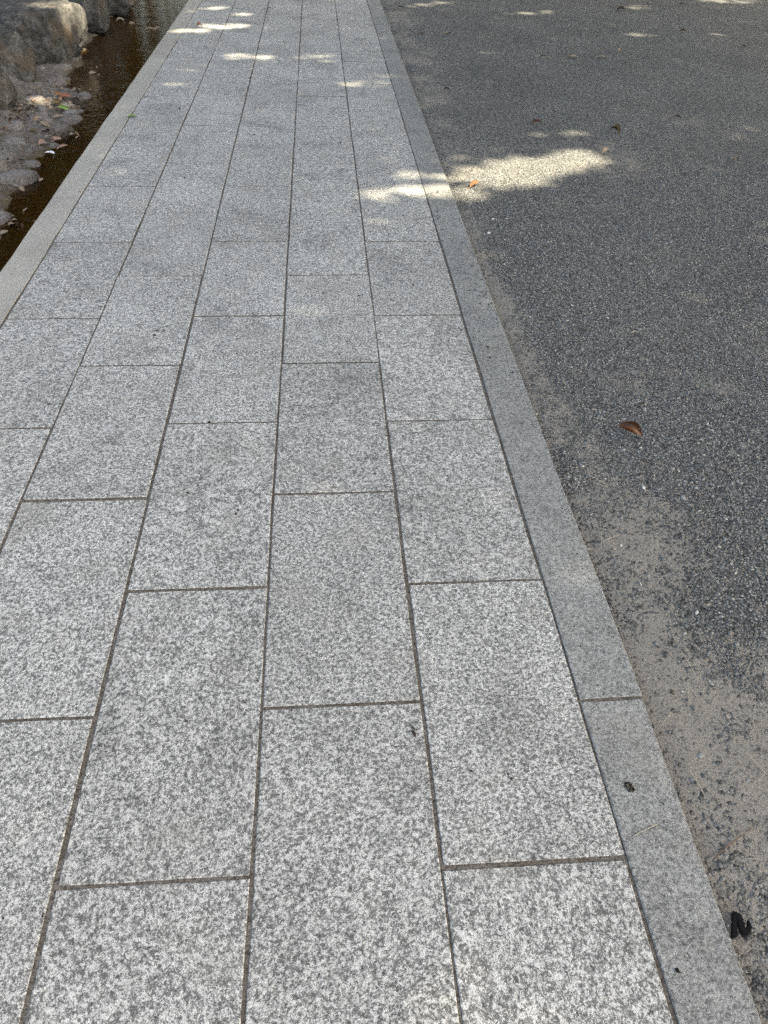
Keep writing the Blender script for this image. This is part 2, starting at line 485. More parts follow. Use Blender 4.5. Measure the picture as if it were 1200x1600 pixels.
SAND_Y = [-2, 0.2, 0.9, 1.25, 1.6, 2.1, 2.6, 3.4, 4.3, 5.2, 7.0, 9.0, 12, 16]
SAND_D = [0.60, 0.60, 0.62, 0.44, 0.34, 0.19, 0.12, 0.06, 0.14, 0.30, 0.34, 0.34, 0.34, 0.3]
def sand_mask(P):
    d = P[:, 0] - X_K1
    lim = np.interp(P[:, 1], SAND_Y, SAND_D)
    n = fbm(P * np.array([5.0, 3.2]), 4, 5) - 0.5
    n2 = fbm(P * 14.0, 3, 9) - 0.5
    base = np.interp(P[:, 1], [2.5, 4.0], [0.54, 0.42]) * (1 - smooth(0.55, 1.25, d / lim))
    far = np.interp(P[:, 1], [3.0, 4.5, 12], [0.0, 0.0, 0.0])
    out = base + n * 1.15 * (0.25 + 0.75 * (d < lim * 1.6)) + n2 * 0.5 - 0.05 * (d > lim * 1.5)
    isl = smooth(0.70, 0.78, fbm(P * 2.1 + 40, 3, 21))
    out = np.maximum(out, isl * 0.40 + n2)
    return np.clip(out, 0, 1)
def gravel_z(P):
    d = np.clip(P[:, 0] - X_K1, 0, None)
    und = (fbm(P * 1.3, 3, 3) - 0.5) * 0.045 * smooth(0.0, 0.4, d)
    fine = (fbm(P * 22.0, 3, 4) - 0.5) * 0.006
    return -0.013 - 0.006 * (1 - smooth(0, 0.06, d)) + und + fine
gx = np.concatenate([np.arange(X_K1 - 0.02, 2.3, 0.02), np.arange(2.3, 6.5, 0.05), np.geomspace(6.5, 260, 22)])
gy = np.concatenate([-np.geomspace(260, 1.0, 22), np.arange(-0.5, 4.5, 0.02), np.arange(4.5, 13, 0.05), np.geomspace(13, 260, 24)])
gm = grid_mesh('gravel_ground', gx, gy, gravel_z, sand=sand_mask)
gravel_ground = link('ground', gm, MAT['gravel_base'])
tag(gravel_ground, 'court of dark grey gravel with beige sandy patches along the kerb', kind='structure')

def grains(name, P, size, cols, mat, label, cat=None, flat=0.62, sink=0.35, zf=gravel_z):
    """Crushed stone chips as real faceted solids (8 triangles each), joined because nobody could count them."""
    n = len(P)
    base = np.array([(1, 0, 0), (0, 1, 0), (-1, 0, 0), (0, -1, 0), (0, 0, 1), (0, 0, -0.6)], float)
    tri = np.array([(0, 1, 4), (1, 2, 4), (2, 3, 4), (3, 0, 4), (1, 0, 5), (2, 1, 5), (3, 2, 5), (0, 3, 5)])
    B = np.repeat(base[None], n, 0)
    B += RNG.uniform(-0.33, 0.33, B.shape)
    s = size[:, None] * np.c_[RNG.uniform(0.7, 1.25, n), RNG.uniform(0.6, 1.0, n), flat * RNG.uniform(0.6, 1.2, n)]
    B *= s[:, None, :]
    th = RNG.uniform(0, 2 * math.pi, n); tx = RNG.normal(0, 0.35, n); ty = RNG.normal(0, 0.35, n)
    c_, s_ = np.cos(th), np.sin(th)
    x = B[..., 0] * c_[:, None] - B[..., 1] * s_[:, None]
    y = B[..., 0] * s_[:, None] + B[..., 1] * c_[:, None]
    z = B[..., 2] + x * tx[:, None] + y * ty[:, None]
    Z0 = zf(P) + size * flat * (0.6 - sink)
    V = np.stack([x + P[:, :1], y + P[:, 1:2], z + Z0[:, None]], -1).reshape(-1, 3)
    F = (tri[None] + 6 * np.arange(n)[:, None, None]).reshape(-1, 3)
    me = mesh_np(name, V, F)
    vcol(me, 'tint', np.repeat(cols, 6, 0))
    o = link(name, me, mat)
    return tag(o, label, cat, kind='stuff')

def chip_cols(n, lo=0.050, hi=0.385, white=0.016):
    g = RNG.uniform(0, 1, n) ** 1.7
    v = lo + (hi - lo) * g
    c = np.c_[v * 0.985, v * 1.02, v * 1.05]
    k = RNG.uniform(0, 1, n)
    warm = k < 0.08
    c[warm] = np.c_[v * 1.35, v * 1.15, v * 0.95][warm]
    lt = (k > 1 - 0.075); c[lt] = RNG.uniform(0.24, 0.38, (lt.sum(), 1)) * np.array([1.0, 0.99, 0.96])
    wt = (k > 1 - white); c[wt] = RNG.uniform(0.48, 0.72, (wt.sum(), 1)) * np.array([1.0, 0.97, 0.92])
    return c

def sample_court(n, y0, y1, margin=0.45):
    Y = RNG.uniform(y0, y1, n); X = RNG.uniform(X_K1 + 0.003, X_K1 + 3.4, n)
    keep = X < 0.72 + 0.465 * (Y - 0.34) + margin
    return np.c_[X[keep], Y[keep]]
P = sample_court(620000, 0.15, 4.8)
sm = sand_mask(P)
dens = (1 - smooth(0.25, 0.75, sm)) * 0.80 + 0.20
thin = np.interp(P[:, 1], [0, 2.5, 4.8], [1.0, 1.0, 0.35])
keep = RNG.uniform(0, 1, len(P)) < dens * thin * 0.55
P = P[keep]; sm = sm[keep]
size = RNG.lognormal(math.log(0.0033), 0.32, len(P)) * (1 - 0.3 * smooth(0.3, 0.6, sm))
cc = chip_cols(len(P), 0.078, 0.375, 0.010)
dust = (smooth(0.08, 0.50, sm) * 0.66 + 0.10)[:, None] * RNG.uniform(0.3, 1.0, (len(P), 1))
cc = cc * (1 - dust) + np.array([[0.215, 0.203, 0.188]]) * dust          # dust lies on the chips near the sand
grains('gravel', P, size, cc, MAT['grain'], 'loose dark grey crushed gravel over the court beside the kerb')
n_grains = len(P)
# coarser pebbles sitting in the sand by the kerb
P = sample_court(9000, 0.15, 4.0, 0.2)
P = P[(P[:, 0] - X_K1) < 0.75]
size = RNG.lognormal(math.log(0.0055), 0.28, len(P))
grains('pebbles', P, size, chip_cols(len(P), 0.07, 0.28, 0.035), MAT['grain'], 'coarser pebbles half sunk in the sandy strip along the kerb', sink=0.5)

# ------------------------------------------------------------------ stream and bank on the left
WATER_Z = -0.18
EDGE_Y = [-30, 2.0, 3.9, 4.38, 5.2, 5.9, 6.6, 6.95, 7.15, 8.0, 8.6, 9.4, 11.4, 14, 40]
EDGE_X = [-1.85, -1.82, -1.66, -1.77, -1.80, -1.75, -1.79, -1.85, -2.08, -2.12, -2.2, -2.25, -2.16, -2.2, -2.2]
def bank_z(P):
    e = np.interp(P[:, 1], EDGE_Y, EDGE_X) + (fbm(P * 3.0, 3, 31) - 0.5) * 0.12
    d = e - P[:, 0]                                   # distance inland of the water's edge
    z = np.interp(d, [-0.6, -0.25, -0.06, 0.0, 0.10, 0.45, 0.75, 1.1, 1.7, 6, 40], [-0.30, -0.285, -0.225, -0.186, -0.160, -0.12, 0.00, 0.14, 0.21, 0.35, 0.5])
    z = z + (fbm(P * 9.0, 4, 33) - 0.5) * 0.035 + (fbm(P * 34.0, 2, 35) - 0.5) * 0.012
    return z
def wet_mask(P):
    z = bank_z(P); return 1 - smooth(-0.195, -0.150, z + (fbm(P * 12.0, 3, 41) - 0.5) * 0.05)
def mould_mask(P):
    z = bank_z(P); return smooth(-0.03, 0.06, z)
bx = np.concatenate([-np.geomspace(260, 3.7, 24), np.arange(-3.6, X_K0 + 0.03, 0.025)])
bx[-1] = X_K0 + 0.02
by = np.concatenate([-np.geomspace(260, 2, 22), np.arange(-1, 3.4, 0.2), np.arange(3.4, 12, 0.025), np.geomspace(12.1, 260, 30)])
bm_ = grid_mesh('bank', bx, by, bank_z, wet=wet_mask, mould=mould_mask)
tag(link('bank', bm_, MAT['soil']), 'muddy stone bank and leaf mould beside the shallow stream', kind='structure')
wv = [(-2.9, -30, WATER_Z), (X_K0 + 0.004, -30, WATER_Z), (X_K0 + 0.004, 60, WATER_Z), (-2.9, 60, WATER_Z)]
wm_ = bpy.data.meshes.new('water'); wm_.from_pydata(wv, [], [(0, 1, 2, 3)]); wm_.update()
water = tag(link('water', wm_, MAT['water']), 'shallow dark brown stream water between the edging and the bank', kind='structure')

# flat stones bedded in the bank
def flat_stone(name, rx, ry, th, seed):
    rg = np.random.default_rng(seed); n = 9
    a = np.linspace(0, 2 * math.pi, n, endpoint=False) + rg.uniform(-0.18, 0.18, n)
    rr = rg.uniform(0.78, 1.1, n)
    O = np.c_[np.cos(a) * rx * rr, np.sin(a) * ry * rr]
    V = [(0, 0, th * rg.uniform(0.9, 1.15))] + [(x * 0.62, y * 0.62, th * rg.uniform(0.82, 1.1)) for x, y in O] + [(x * 0.93, y * 0.93, th * rg.uniform(0.45, 0.75)) for x, y in O] + [(x, y, -th) for x, y in O]
    F = [(0, 1 + i, 1 + (i + 1) % n) for i in range(n)]
    for k in (0, 1):
        for i in range(n):
            j = (i + 1) % n; F.append((1 + k * n + i, 1 + (k + 1) * n + i, 1 + (k + 1) * n + j, 1 + k * n + j))
    me = bpy.data.meshes.new(name); me.from_pydata(V, [], F); me.update()
    me.polygons.foreach_set('use_smooth', np.ones(len(F), bool))
    return me
def bz(x, y): return float(bank_z(np.array([[x, y]]))[0])
bank = bpy.data.objects['bank']
fs = [flat_stone('bank_stone', 1, 0.8, 0.25, 50 + i) for i in range(6)]
placed = []
tries = 0
while len(placed) < 46 and tries < 4000:
    tries += 1
    y = random.uniform(4.3, 8.6); e = float(np.interp(y, EDGE_Y, EDGE_X))
    x = e - random.uniform(0.05, 0.50); r_ = random.uniform(0.055, 0.14)
    if any((x - a) ** 2 + (y - b) ** 2 < (0.86 * (r_ + c)) ** 2 for a, b, c in placed): continue
    placed.append((x, y, r_))
    o = link('bank_stone', random.choice(fs), MAT['bankstone'], bank)
    o.location = (x, y, bz(x, y) - 0.004); o.scale = (r_, r_, r_ * random.uniform(0.6, 1.0))
    o.rotation_euler = (random.uniform(-.08, .08), random.uniform(-.08, .08), random.uniform(0, 6.28))

# boulders
def ico(sub):
    import bmesh
    b = bmesh.new(); bmesh.ops.create_icosphere(b, subdivisions=sub, radius=1.0)
    V = np.array([v.co[:] for v in b.verts]); F = np.array([[v.index for v in f.verts] for f in b.faces]); b.free()
    return V, F
ICO_V, ICO_F = ico(5)
def boulder(label, loc, dims, seed, cuts=(), rotz=0.0, rough=0.22, box=0.75):
    D = ICO_V / np.linalg.norm(ICO_V, axis=1, keepdims=True)
    Q = np.sign(D) * np.abs(D) ** box
    Q = Q / np.maximum(np.linalg.norm(Q, axis=1, keepdims=True) ** 0.65, 1e-6)
    Q *= (1 + rough * 2 * (fbm(D * 1.7 + seed * 3.1, 4, seed) - 0.5))[:, None]
    rid = 1 - np.abs(fbm(D * np.array([4.2, 4.2, 1.9]) + seed, 4, seed + 5) * 2 - 1)
    Q *= (1 + 0.16 * (rid - 0.8))[:, None]
    for n_, d_ in cuts:                                # faces the rock split along
        n_ = np.array(n_, float); n_ /= np.linalg.norm(n_)
        h = Q @ n_ - d_
        wob = 0.05 * (fbm(Q * 3.0, 3, seed + 9) - 0.5)
        Q -= np.clip(h + wob, 0, None)[:, None] * n_ * 0.93
    Q *= (1 + 0.05 * (fbm(Q * 9.0, 3, seed + 7) - 0.5))[:, None]
    V = Q * np.array(dims)
    me = mesh_np('boulder', V, ICO_F, True)
    o = link('boulder', me, MAT['rock']); o.location = loc; o.rotation_euler = (0, 0, rotz)
    return tag(o, label, 'boulder', 'boulders lining the stream bank')
boulder('rounded rust stained boulder cut by the left picture edge, nearest of the bank boulders', (-2.53, 6.27, -0.02), (0.34, 0.29, 0.26), 3, [((0.8, -0.4, 0.1), 0.82)], box=0.9)
boulder('smooth dark grey slab boulder leaning behind the rust stained one', (-2.70, 7.16, -0.02), (0.42, 0.32, 0.27), 8, [((0.75, -0.55, 0.45), 0.70), ((0.1, -0.2, 1), 0.76)], 0.2, 0.10)
boulder('big craggy boulder with a sunlit top and an orange hollow beside the stream', (-2.53, 8.22, 0.0), (0.40, 0.54, 0.29), 15, [((1, -0.3, 0.1), 0.80), ((0, -0.15, 1), 0.80)], -0.1, 0.36, 0.9)
boulder('narrow dark brown boulder in the gap behind the sunlit boulder', (-2.40, 9.50, -0.02), (0.27, 0.30, 0.27), 22, [((1, -0.5, 0.0), 0.78)], 0.3, 0.3, 0.9)
boulder('low dark boulder farthest along the bank under the picture top', (-2.46, 10.6, -0.02), (0.36, 0.45, 0.24), 31, [((1, 0, 0.2), 0.75)], 0.2, 0.28, 0.9)

# ------------------------------------------------------------------ fallen leaves
def leaf_mesh(name, L, W, arch, cup, twist, seed, stalk=True, nu=10, nv=5):
    """A dry leaf: pointed blade arched along its length and cupped across, with a thin stalk; origin at its middle."""
    rg = np.random.default_rng(seed)
    us = np.linspace(0, 1, nu); V = []
    ph = rg.uniform(0, 6.28)
    for u in us:
        w_ = W * 0.5 * (math.sin(math.pi * min(1, u ** 0.85)) ** 0.75 + 0.02)
        for v in np.linspace(-1, 1, nv):
            x = (u - 0.5) * L; y = v * w_
            z = arch * (1 - (2 * u - 1) ** 2) + cup * abs(v) ** 1.6 * (w_ / (W * 0.5)) + 0.06 * W * math.sin(9 * u + ph) * v * abs(v)
            a = twist * (u - 0.5)
            V.append((x, y * math.cos(a) - z * math.sin(a) * 0.3, y * math.sin(a) + z))
    V = np.array(V); V[:, 2] -= V[:, 2].min()
    F = []
    for i in range(nu - 1):
        for j in range(nv - 1):
            a = i * nv + j; F.append((a, a + 1, a + nv + 1, a + nv))
    F = np.array(F)
    n = len(V); t = 0.012 * W                         # give the blade a thickness
    V2 = V - np.array([0, 0, max(t, 0.0004)])
    rim = [i * nv for i in range(nu)] + [(nu - 1) * nv + j for j in range(1, nv)] + [i * nv + nv - 1 for i in range(nu - 2, -1, -1)] + [j for j in range(nv - 2, 0, -1)]
    F = list(map(tuple, F)) + [tuple(x + n for x in f[::-1]) for f in F] + [(rim[(k + 1) % len(rim)], rim[k], rim[k] + n, rim[(k + 1) % len(rim)] + n) for k in range(len(rim))]
    me = bpy.data.meshes.new(name); me.from_pydata([tuple(v) for v in V] + [tuple(v) for v in V2], [], F); me.update()
    me.polygons.foreach_set('use_smooth', np.ones(len(F), bool))
    base = V[nv // 2]
    return me, base
def tube_mesh(name, pts, radii, sides=6):
    pts = [Vector(p) for p in pts]; V = []; F = []
    for i, p in enumerate(pts):
        d = (pts[min(i + 1, len(pts) - 1)] - pts[max(i - 1, 0)]).normalized()
        u = d.cross(Vector((0, 0, 1)));
        if u.length < 1e-3: u = d.cross(Vector((1, 0, 0)))
        u.normalize(); v = d.cross(u)
        for k in range(sides):
            a = 2 * math.pi * k / sides
            V.append(tuple(p + (u * math.cos(a) + v * math.sin(a)) * radii[i]))
    for i in range(len(pts) - 1):
        for k in range(sides):
            k2 = (k + 1) % sides
            F.append((i * sides + k, i * sides + k2, (i + 1) * sides + k2, (i + 1) * sides + k))
    F.append(tuple(range(sides))[::-1]); F.append(tuple((len(pts) - 1) * sides + k for k in range(sides)))
    me = bpy.data.meshes.new(name); me.from_pydata(V, [], F); me.update()
    me.polygons.foreach_set('use_smooth', np.ones(len(F), bool))
    return me
_ls = [0]
def leaf(px, py, label, mat, L, W=None, rot=0.0, arch=0.12, cup=0.25, tilt=(0, 0), z=0.0, stalk=True, group='fallen leaves on the gravel and path', on=None, lift=0.002):
    _ls[0] += 1
    W = W or L * 0.45
    p = ground(px, py, z)
    if on is not None: p.z = on(p.x, p.y)
    me, base = leaf_mesh('fallen_leaf', L, W, arch * L, cup * W, 0.5 * (((_ls[0] * 37) % 10) / 10 - 0.5), _ls[0])
    o = link('fallen_leaf', me, LEAF[mat])
    o.location = (p.x, p.y, p.z + lift); o.rotation_mode = 'QUATERNION'
    o.rotation_quaternion = (Matrix.Rotation(abs(tilt[0]), 3, 'X') @ Matrix.Rotation(tilt[1], 3, 'Y') @ Matrix.Rotation(rot, 3, 'Z')).to_quaternion()
    tag(o, label, 'leaf', group)
    if stalk:
        b = Vector(base)
        s = link('stalk', tube_mesh('stalk', [b + Vector((0.002, 0, 0)), b + Vector((-0.12 * L, 0.02 * L, -0.0)), b + Vector((-0.30 * L, 0.09 * L, 0.04 * L))], [0.011 * L, 0.009 * L, 0.012 * L], 5), LEAF['dark'] if mat in ('brown', 'dark') else LEAF[mat], o)
    return o
def gz(x, y): return float(gravel_z(np.array([[x, y]]))[0]) + 0.003
G1 = 'fallen leaves on the gravel and path'
leaf(983, 676, 'large glossy dark brown curled leaf lying alone on the gravel', 'brown', 0.092, 0.038, R(-26), 0.22, 0.42, (R(34), R(4)), on=gz, lift=0.016)
leaf(742, 288, 'orange brown leaf in the sun patch beside the kerb', 'orange', 0.075, 0.032, R(35), 0.15, 0.3, (R(-15), 0), on=gz)
leaf(839, 189, 'dark brown leaf with a pointed stalk above the thin sun streak on the gravel', 'brown', 0.075, 0.03, R(-8), 0.2, 0.4, (R(15), 0), on=gz)
leaf(961, 203, 'olive brown crumpled leaf on the gravel to the right of the sun streak', 'olive', 0.075, 0.05, R(-40), 0.25, 0.5, (R(-20), R(10)), on=gz)
leaf(946, 236, 'small half shaded leaf at the right tip of the bright sun patch', 'tan', 0.055, 0.03, R(20), 0.3, 0.5, (R(-20), 0), on=gz)
leaf(1149, 245, 'pale tan upright leaf alone near the right picture edge', 'tan', 0.062, 0.034, R(80), 0.1, 0.3, (R(0), R(-25)), on=gz, lift=0.008)
leaf(896, 86, 'pale beige leaf lying flat on the far gravel, left one of the pale pair', 'tan', 0.11, 0.04, R(-8), 0.08, 0.2, (R(-8), 0), on=gz)
leaf(940, 87, 'thin pale leaf lying flat on the far gravel, right one of the pale pair', 'tan', 0.10, 0.03, R(4), 0.06, 0.2, (R(-8), 0), on=gz)
leaf(969, 78, 'short tan leaf just above the pale pair on the far gravel', 'tan', 0.055, 0.035, R(50), 0.2, 0.3, (R(-10), 0), on=gz)
leaf(849, 86, 'slim dark leaf to the left of the pale pair on the far gravel', 'dark', 0.075, 0.022, R(12), 0.2, 0.3, on=gz)
leaf(970, 16, 'near black leaf under the picture top on the far gravel', 'dark', 0.11, 0.05, R(15), 0.2, 0.4, (R(-15), 0), on=gz)
leaf(1067, 49, 'small brown leaf on the far gravel at upper right', 'brown', 0.075, 0.03, R(-5), 0.2, 0.4, (R(-15), 0), on=gz)
leaf(1064, 8, 'short pale curled leaf on the gravel close to the picture top right', 'tan', 0.08, 0.03, R(-30), 0.25, 0.4, on=gz)
leaf(698, 141, 'dark curled leaf on sandy gravel close to the far kerb', 'dark', 0.065, 0.03, R(0), 0.35, 0.3, on=gz)
leaf(700, 50, 'pale scrap of leaf on the gravel near the far kerb', 'tan', 0.08, 0.03, R(20), 0.1, 0.3, on=gz)
leaf(658, 51, 'rusty small leaf against the far kerb on sandy gravel', 'orange', 0.05, 0.025, R(0), 0.1, 0.3, on=gz)
leaf(626, 12, 'dark leaf on sandy gravel beside the kerb at the picture top', 'dark', 0.08, 0.03, R(10), 0.25, 0.3, on=gz)
leaf(1058, 185, 'slim dark brown twiggy leaf right of the olive one', 'dark', 0.07, 0.018, R(-40), 0.25, 0.4, on=gz)
leaf(1162, 73, 'tiny dark leaf on the gravel at far right', 'dark', 0.05, 0.02, R(-20), 0.25, 0.4, on=gz)
leaf(207, 183, 'yellow green leaf on the joint by the stone edging', 'green', 0.062, 0.036, R(15), 0.06, 0.15, z=0.001)
leaf(312, 43, 'small rust red leaf on the sunlit far paving', 'red', 0.06, 0.035, R(20), 0.4, 0.4, (R(-15), 0), z=0.001)
leaf(421, 15, 'dark scrap of leaf on a far paver near the picture top', 'dark', 0.045, 0.02, R(10), 0.3, 0.3, z=0.001)
leaf(671, 271, 'slim dark sliver of leaf lying on the sunlit paver', 'dark', 0.035, 0.006, R(-6), 0.1, 0.2, z=0.001, stalk=False)
leaf(646, 1148, 'tiny black leaf scrap on the near middle paver', 'dark', 0.022, 0.008, R(-70), 0.15, 0.3, z=0.001, stalk=False)
G2 = 'fallen leaves caught along the stream edge'
def wz(x, y): return max(WATER_Z + 0.001, bz(x, y) + 0.004)
SL = [
    (45, 276, 'pale pink leaf floating at the water edge, lowest whole leaf but two', 'pink', 0.066, 0.030, 12),
    (64, 279, 'small pale leaf floating just right of the pale pink one', 'pink', 0.035, 0.028, 60),
    (34, 294, 'pale leaf with a round tip floating at the bank below the pink one', 'tan', 0.046, 0.028, -50),
    (31, 285, 'dull brown leaf half hidden at the bank beside the round tipped one', 'brown', 0.045, 0.028, -30),
    (4, 333, 'reddish leaf cut by the left picture edge at the bank', 'red', 0.062, 0.028, -50),
    (17, 349, 'small yellowish leaf floating close to the left picture edge', 'tan', 0.035, 0.018, 20),
    (4, 362, 'greyish leaf at the left picture edge, lowest by the water', 'tan', 0.06, 0.028, 15),
    (6, 340, 'pale grey leaf under the reddish one at the left picture edge', 'tan', 0.05, 0.02, 0),
    (68, 228, 'pinkish pale leaf standing on the bank above the white paper', 'pink', 0.062, 0.05, 40),
    (88, 219, 'rosy brown cupped leaf with dark underside at the water edge', 'pink', 0.075, 0.055, 30),
    (97, 229, 'long pale curled leaf at the water just right of the paper', 'pink', 0.085, 0.022, 25),
    (102, 213, 'dark curled leaf standing in the water edge cluster', 'dark', 0.08, 0.045, 80),
    (112, 209, 'small tan leaf floating alone outside the cluster', 'tan', 0.042, 0.03, 10),
    (91, 203, 'long pale boat shaped leaf on top of the cluster', 'tan', 0.115, 0.03, -25),
    (73, 203, 'pale brown leaf left of the boat shaped leaf', 'tan', 0.085, 0.035, -35),
    (62, 197, 'greyish tan leaf lying on the bank left of the cluster', 'tan', 0.075, 0.04, 30),
    (55, 213, 'olive tan leaf on the bank mud left of the cluster', 'olive', 0.06, 0.035, 5),
    (92, 187, 'pale curled leaf in the upper cluster under the green one', 'tan', 0.085, 0.025, 25),
    (107, 189, 'grey brown leaf at the right of the upper cluster', 'tan', 0.075, 0.03, -30),
    (102, 174, 'bright green leaf lying in the upper leaf cluster', 'green', 0.10, 0.035, -20),
    (90, 170, 'dark green shaded leaf beside the bright green one', 'olive', 0.085, 0.04, -15),
    (103, 158, 'orange red leaf lit by the sun above the green leaf', 'red', 0.115, 0.045, -5),
    (92, 156, 'coral leaf at the left end of the sunlit leaves', 'orange', 0.075, 0.035, 10),
    (120, 162, 'dark brown wet leaf at the right end of the sunlit leaves', 'dark', 0.11, 0.05, -20),
    (132, 168, 'blackish leaf trailing into the water beyond the green leaf', 'dark', 0.10, 0.04, 30),
    (120, 145, 'pale yellow leaf on the bank corner above the sunlit leaves', 'tan', 0.07, 0.03, 5),
    (117, 174, 'wet brown leaf under the sunlit red leaf', 'brown', 0.10, 0.045, 10),
    (144, 113, 'pale leaf fragment on the bank tip under the orange hollow', 'tan', 0.07, 0.03, 0),
    (188, 31, 'pale round leaf floating near the far boulders', 'tan', 0.09, 0.06, 0),
    (235, 46, 'slim pale leaf floating on the far water by the edging', 'tan', 0.12, 0.03, 8),
    (246, 44, 'short pale leaf floating next to the slim one by the edging', 'tan', 0.07, 0.045, 30),
    (206, 35, 'faint tan leaf on the water right of the pale round leaf', 'tan', 0.06, 0.03, 0),
]
for px, py, lab, mt, L, W, a in SL:
    k = _ls[0]
    leaf(px, py, lab, mt, L, W, R(a), 0.03 + 0.018 * (k % 6), 0.12 + 0.06 * (k % 5), (R(12 + 9 * (k % 4)), R(-10 + 8 * (k % 3))), z=WATER_Z + 0.01, group=G2, on=wz, lift=0.003, stalk=(k % 2 == 0))

def litter(name, P, zf, Lr, cols, label, lift=0.01, cat=None):
    n = len(P)
    base = np.array([(-.5, 0, 0), (-.1, -.22, .1), (.5, 0, .02), (-.1, .22, .12)], float)
    tri = np.array([(0, 1, 2), (0, 2, 3)])
    B = np.repeat(base[None], n, 0) + RNG.uniform(-.06, .06, (n, 4, 3))
    L = RNG.uniform(*Lr, n); B *= L[:, None, None]
    th = RNG.uniform(0, 6.28, n); tx = RNG.normal(0, .4, n); ty = RNG.normal(0, .4, n)
    x = B[..., 0] * np.cos(th)[:, None] - B[..., 1] * np.sin(th)[:, None]
    y = B[..., 0] * np.sin(th)[:, None] + B[..., 1] * np.cos(th)[:, None]
    z = B[..., 2] + x * tx[:, None] + y * ty[:, None]
    z = z - z.min(1, keepdims=True) + RNG.uniform(0, lift, n)[:, None]
    V = np.stack([x + P[:, :1], y + P[:, 1:2], z + zf(P)[:, None]], -1).reshape(-1, 3)
    F = (tri[None] + 4 * np.arange(n)[:, None, None]).reshape(-1, 3)
    me = mesh_np(name, V, F); vcol(me, 'tint', np.repeat(cols, 4, 0))
    return tag(link(name, me, MAT['litter']), label, cat, kind='stuff')
def litter_cols(n):
    pal = np.array([(0.05, 0.03, 0.02), (0.10, 0.055, 0.035), (0.17, 0.10, 0.06), (0.24, 0.15, 0.10), (0.33, 0.25, 0.18), (0.035, 0.025, 0.018)])
    return pal[RNG.integers(0, 6, n)] * RNG.uniform(0.7, 1.3, (n, 1))
P = np.c_[RNG.uniform(-5.0, -2.35, 9000), RNG.uniform(5.5, 13, 9000)]
P = P[mould_mask(P) > 0.4]
litter('leaf_litter', P, bank_z, (0.02, 0.065), litter_cols(len(P)), 'brown leaf litter covering the soil behind the boulders')
# wet leaf scraps in the clusters along the water
cl = [ground(104, 166, -.17), ground(85, 212, -.17), ground(8, 340, -.17), ground(112, 150, -.17), ground(50, 160, -.12), ground(28, 180, -.12), ground(10, 240, -.12), ground(140, 110, -.17)]
wt = [70, 60, 40, 45, 50, 70, 30, 40]; sp_ = [(.10, .18), (.10, .12), (.10, .15), (.10, .2), (.08, .3), (.06, .25), (.08, .3), (.12, .3)]
P = np.concatenate([np.c_[RNG.normal(c.x, s[0], n), RNG.normal(c.y, s[1], n)] for c, n, s in zip(cl, wt, sp_)])
P = P[P[:, 0] < X_K0 - 0.15]
litter('leaf_scraps', P, lambda Q: np.maximum(bank_z(Q), WATER_Z) + 0.002, (0.012, 0.05), litter_cols(len(P)) * 0.85, 'wet dark leaf scraps gathered along the stream edge')

# ------------------------------------------------------------------ small things lying about
# bent black rubber piece by the near kerb: a straight limb, a slanting limb and an upturned tip
def strip_solid(name, outline, th, bev=0.0012):
    import bmesh
    b = bmesh.new()
    vs = [b.verts.new((x, y, 0)) for x, y in outline]
    f = b.faces.new(vs)
    r = bmesh.ops.extrude_face_region(b, geom=[f])
    for v in [g for g in r['geom'] if isinstance(g, bmesh.types.BMVert)]: v.co.z += th
    bmesh.ops.recalc_face_normals(b, faces=b.faces)
    bmesh.ops.bevel(b, geom=[e for e in b.edges], offset=bev, segments=2, affect='EDGES')
    me = bpy.data.meshes.new(name); b.to_mesh(me); b.free()
    return me
px_out = [(1143, 1465), (1144, 1424), (1149, 1423.5), (1158, 1428.5), (1161, 1436), (1164.5, 1450), (1167, 1448), (1168.5, 1443), (1168.3, 1436), (1173.5, 1443), (1175, 1451), (1172, 1459), (1165, 1463), (1160.5, 1462), (1156, 1452), (1152.6, 1440), (1152.2, 1464.5)]
cz = gz(0.74, 0.49) + 0.008
c0 = ground(1157, 1445, cz + 0.008)
out = [(ground(x, y, cz + 0.008) - c0) for x, y in px_out]
rub = link('rubber_strip', strip_solid('rubber_strip', [(v.x, v.y) for v in out][::-1], 0.009), MAT['rubber'])
rub.location = (c0.x, c0.y, cz)
tag(rub, 'small bent black rubber piece shaped like a letter N on sand beside the near kerb', 'rubber piece')

# dry needles and grass stalks on sand and kerb
G3 = 'dry stalks and needles scattered on the sand'
def stalk(p0, p1, label, mat='straw', r_=0.001, bow=0.015, z=None):
    a, b = ground(*p0), ground(*p1)
    for v in (a, b):
        v.z = (0.0018 if v.x < X_K1 - 0.002 else gz(v.x, v.y) + 0.0035) if z is None else z
    c = (a + b) * 0.5; d = b - a
    pts = [a, a.lerp(b, .33) + Vector((-d.y, d.x, 0)) * bow + Vector((0, 0, .0012)), a.lerp(b, .67) + Vector((-d.y, d.x, 0)) * bow + Vector((0, 0, .0012)), b]
    o = link('dry_stalk', tube_mesh('dry_stalk', [q - c for q in pts], [r_, r_ * 1.1, r_, r_ * .6], 5), MAT[mat])
    o.location = c
    return tag(o, label, 'dry stalk', G3)
stalk((1072, 1192), (1102, 1240), 'longest pale needle slanting across open sand right of the dark clump')
stalk((1158, 1168), (1199, 1210), 'pale needle running off the right picture edge')
stalk((983, 1311), (1030, 1287), 'pale stalk lying on the kerb below the dark clump', r_=0.0009)
stalk((1118, 1338), (1180, 1290), 'reddish brown stem slanting over sand above the black rubber piece', 'redstraw', 0.0014)
stalk((1174, 1336), (1177, 1310), 'short upright needle right of the reddish brown stem', r_=0.0006)
stalk((1163, 1340), (1190, 1340), 'short level needle crossing under the upright one', r_=0.0006)
stalk((1075, 1060), (1077, 1106), 'thin upright needle on sand level with the kerb joint', r_=0.0007)
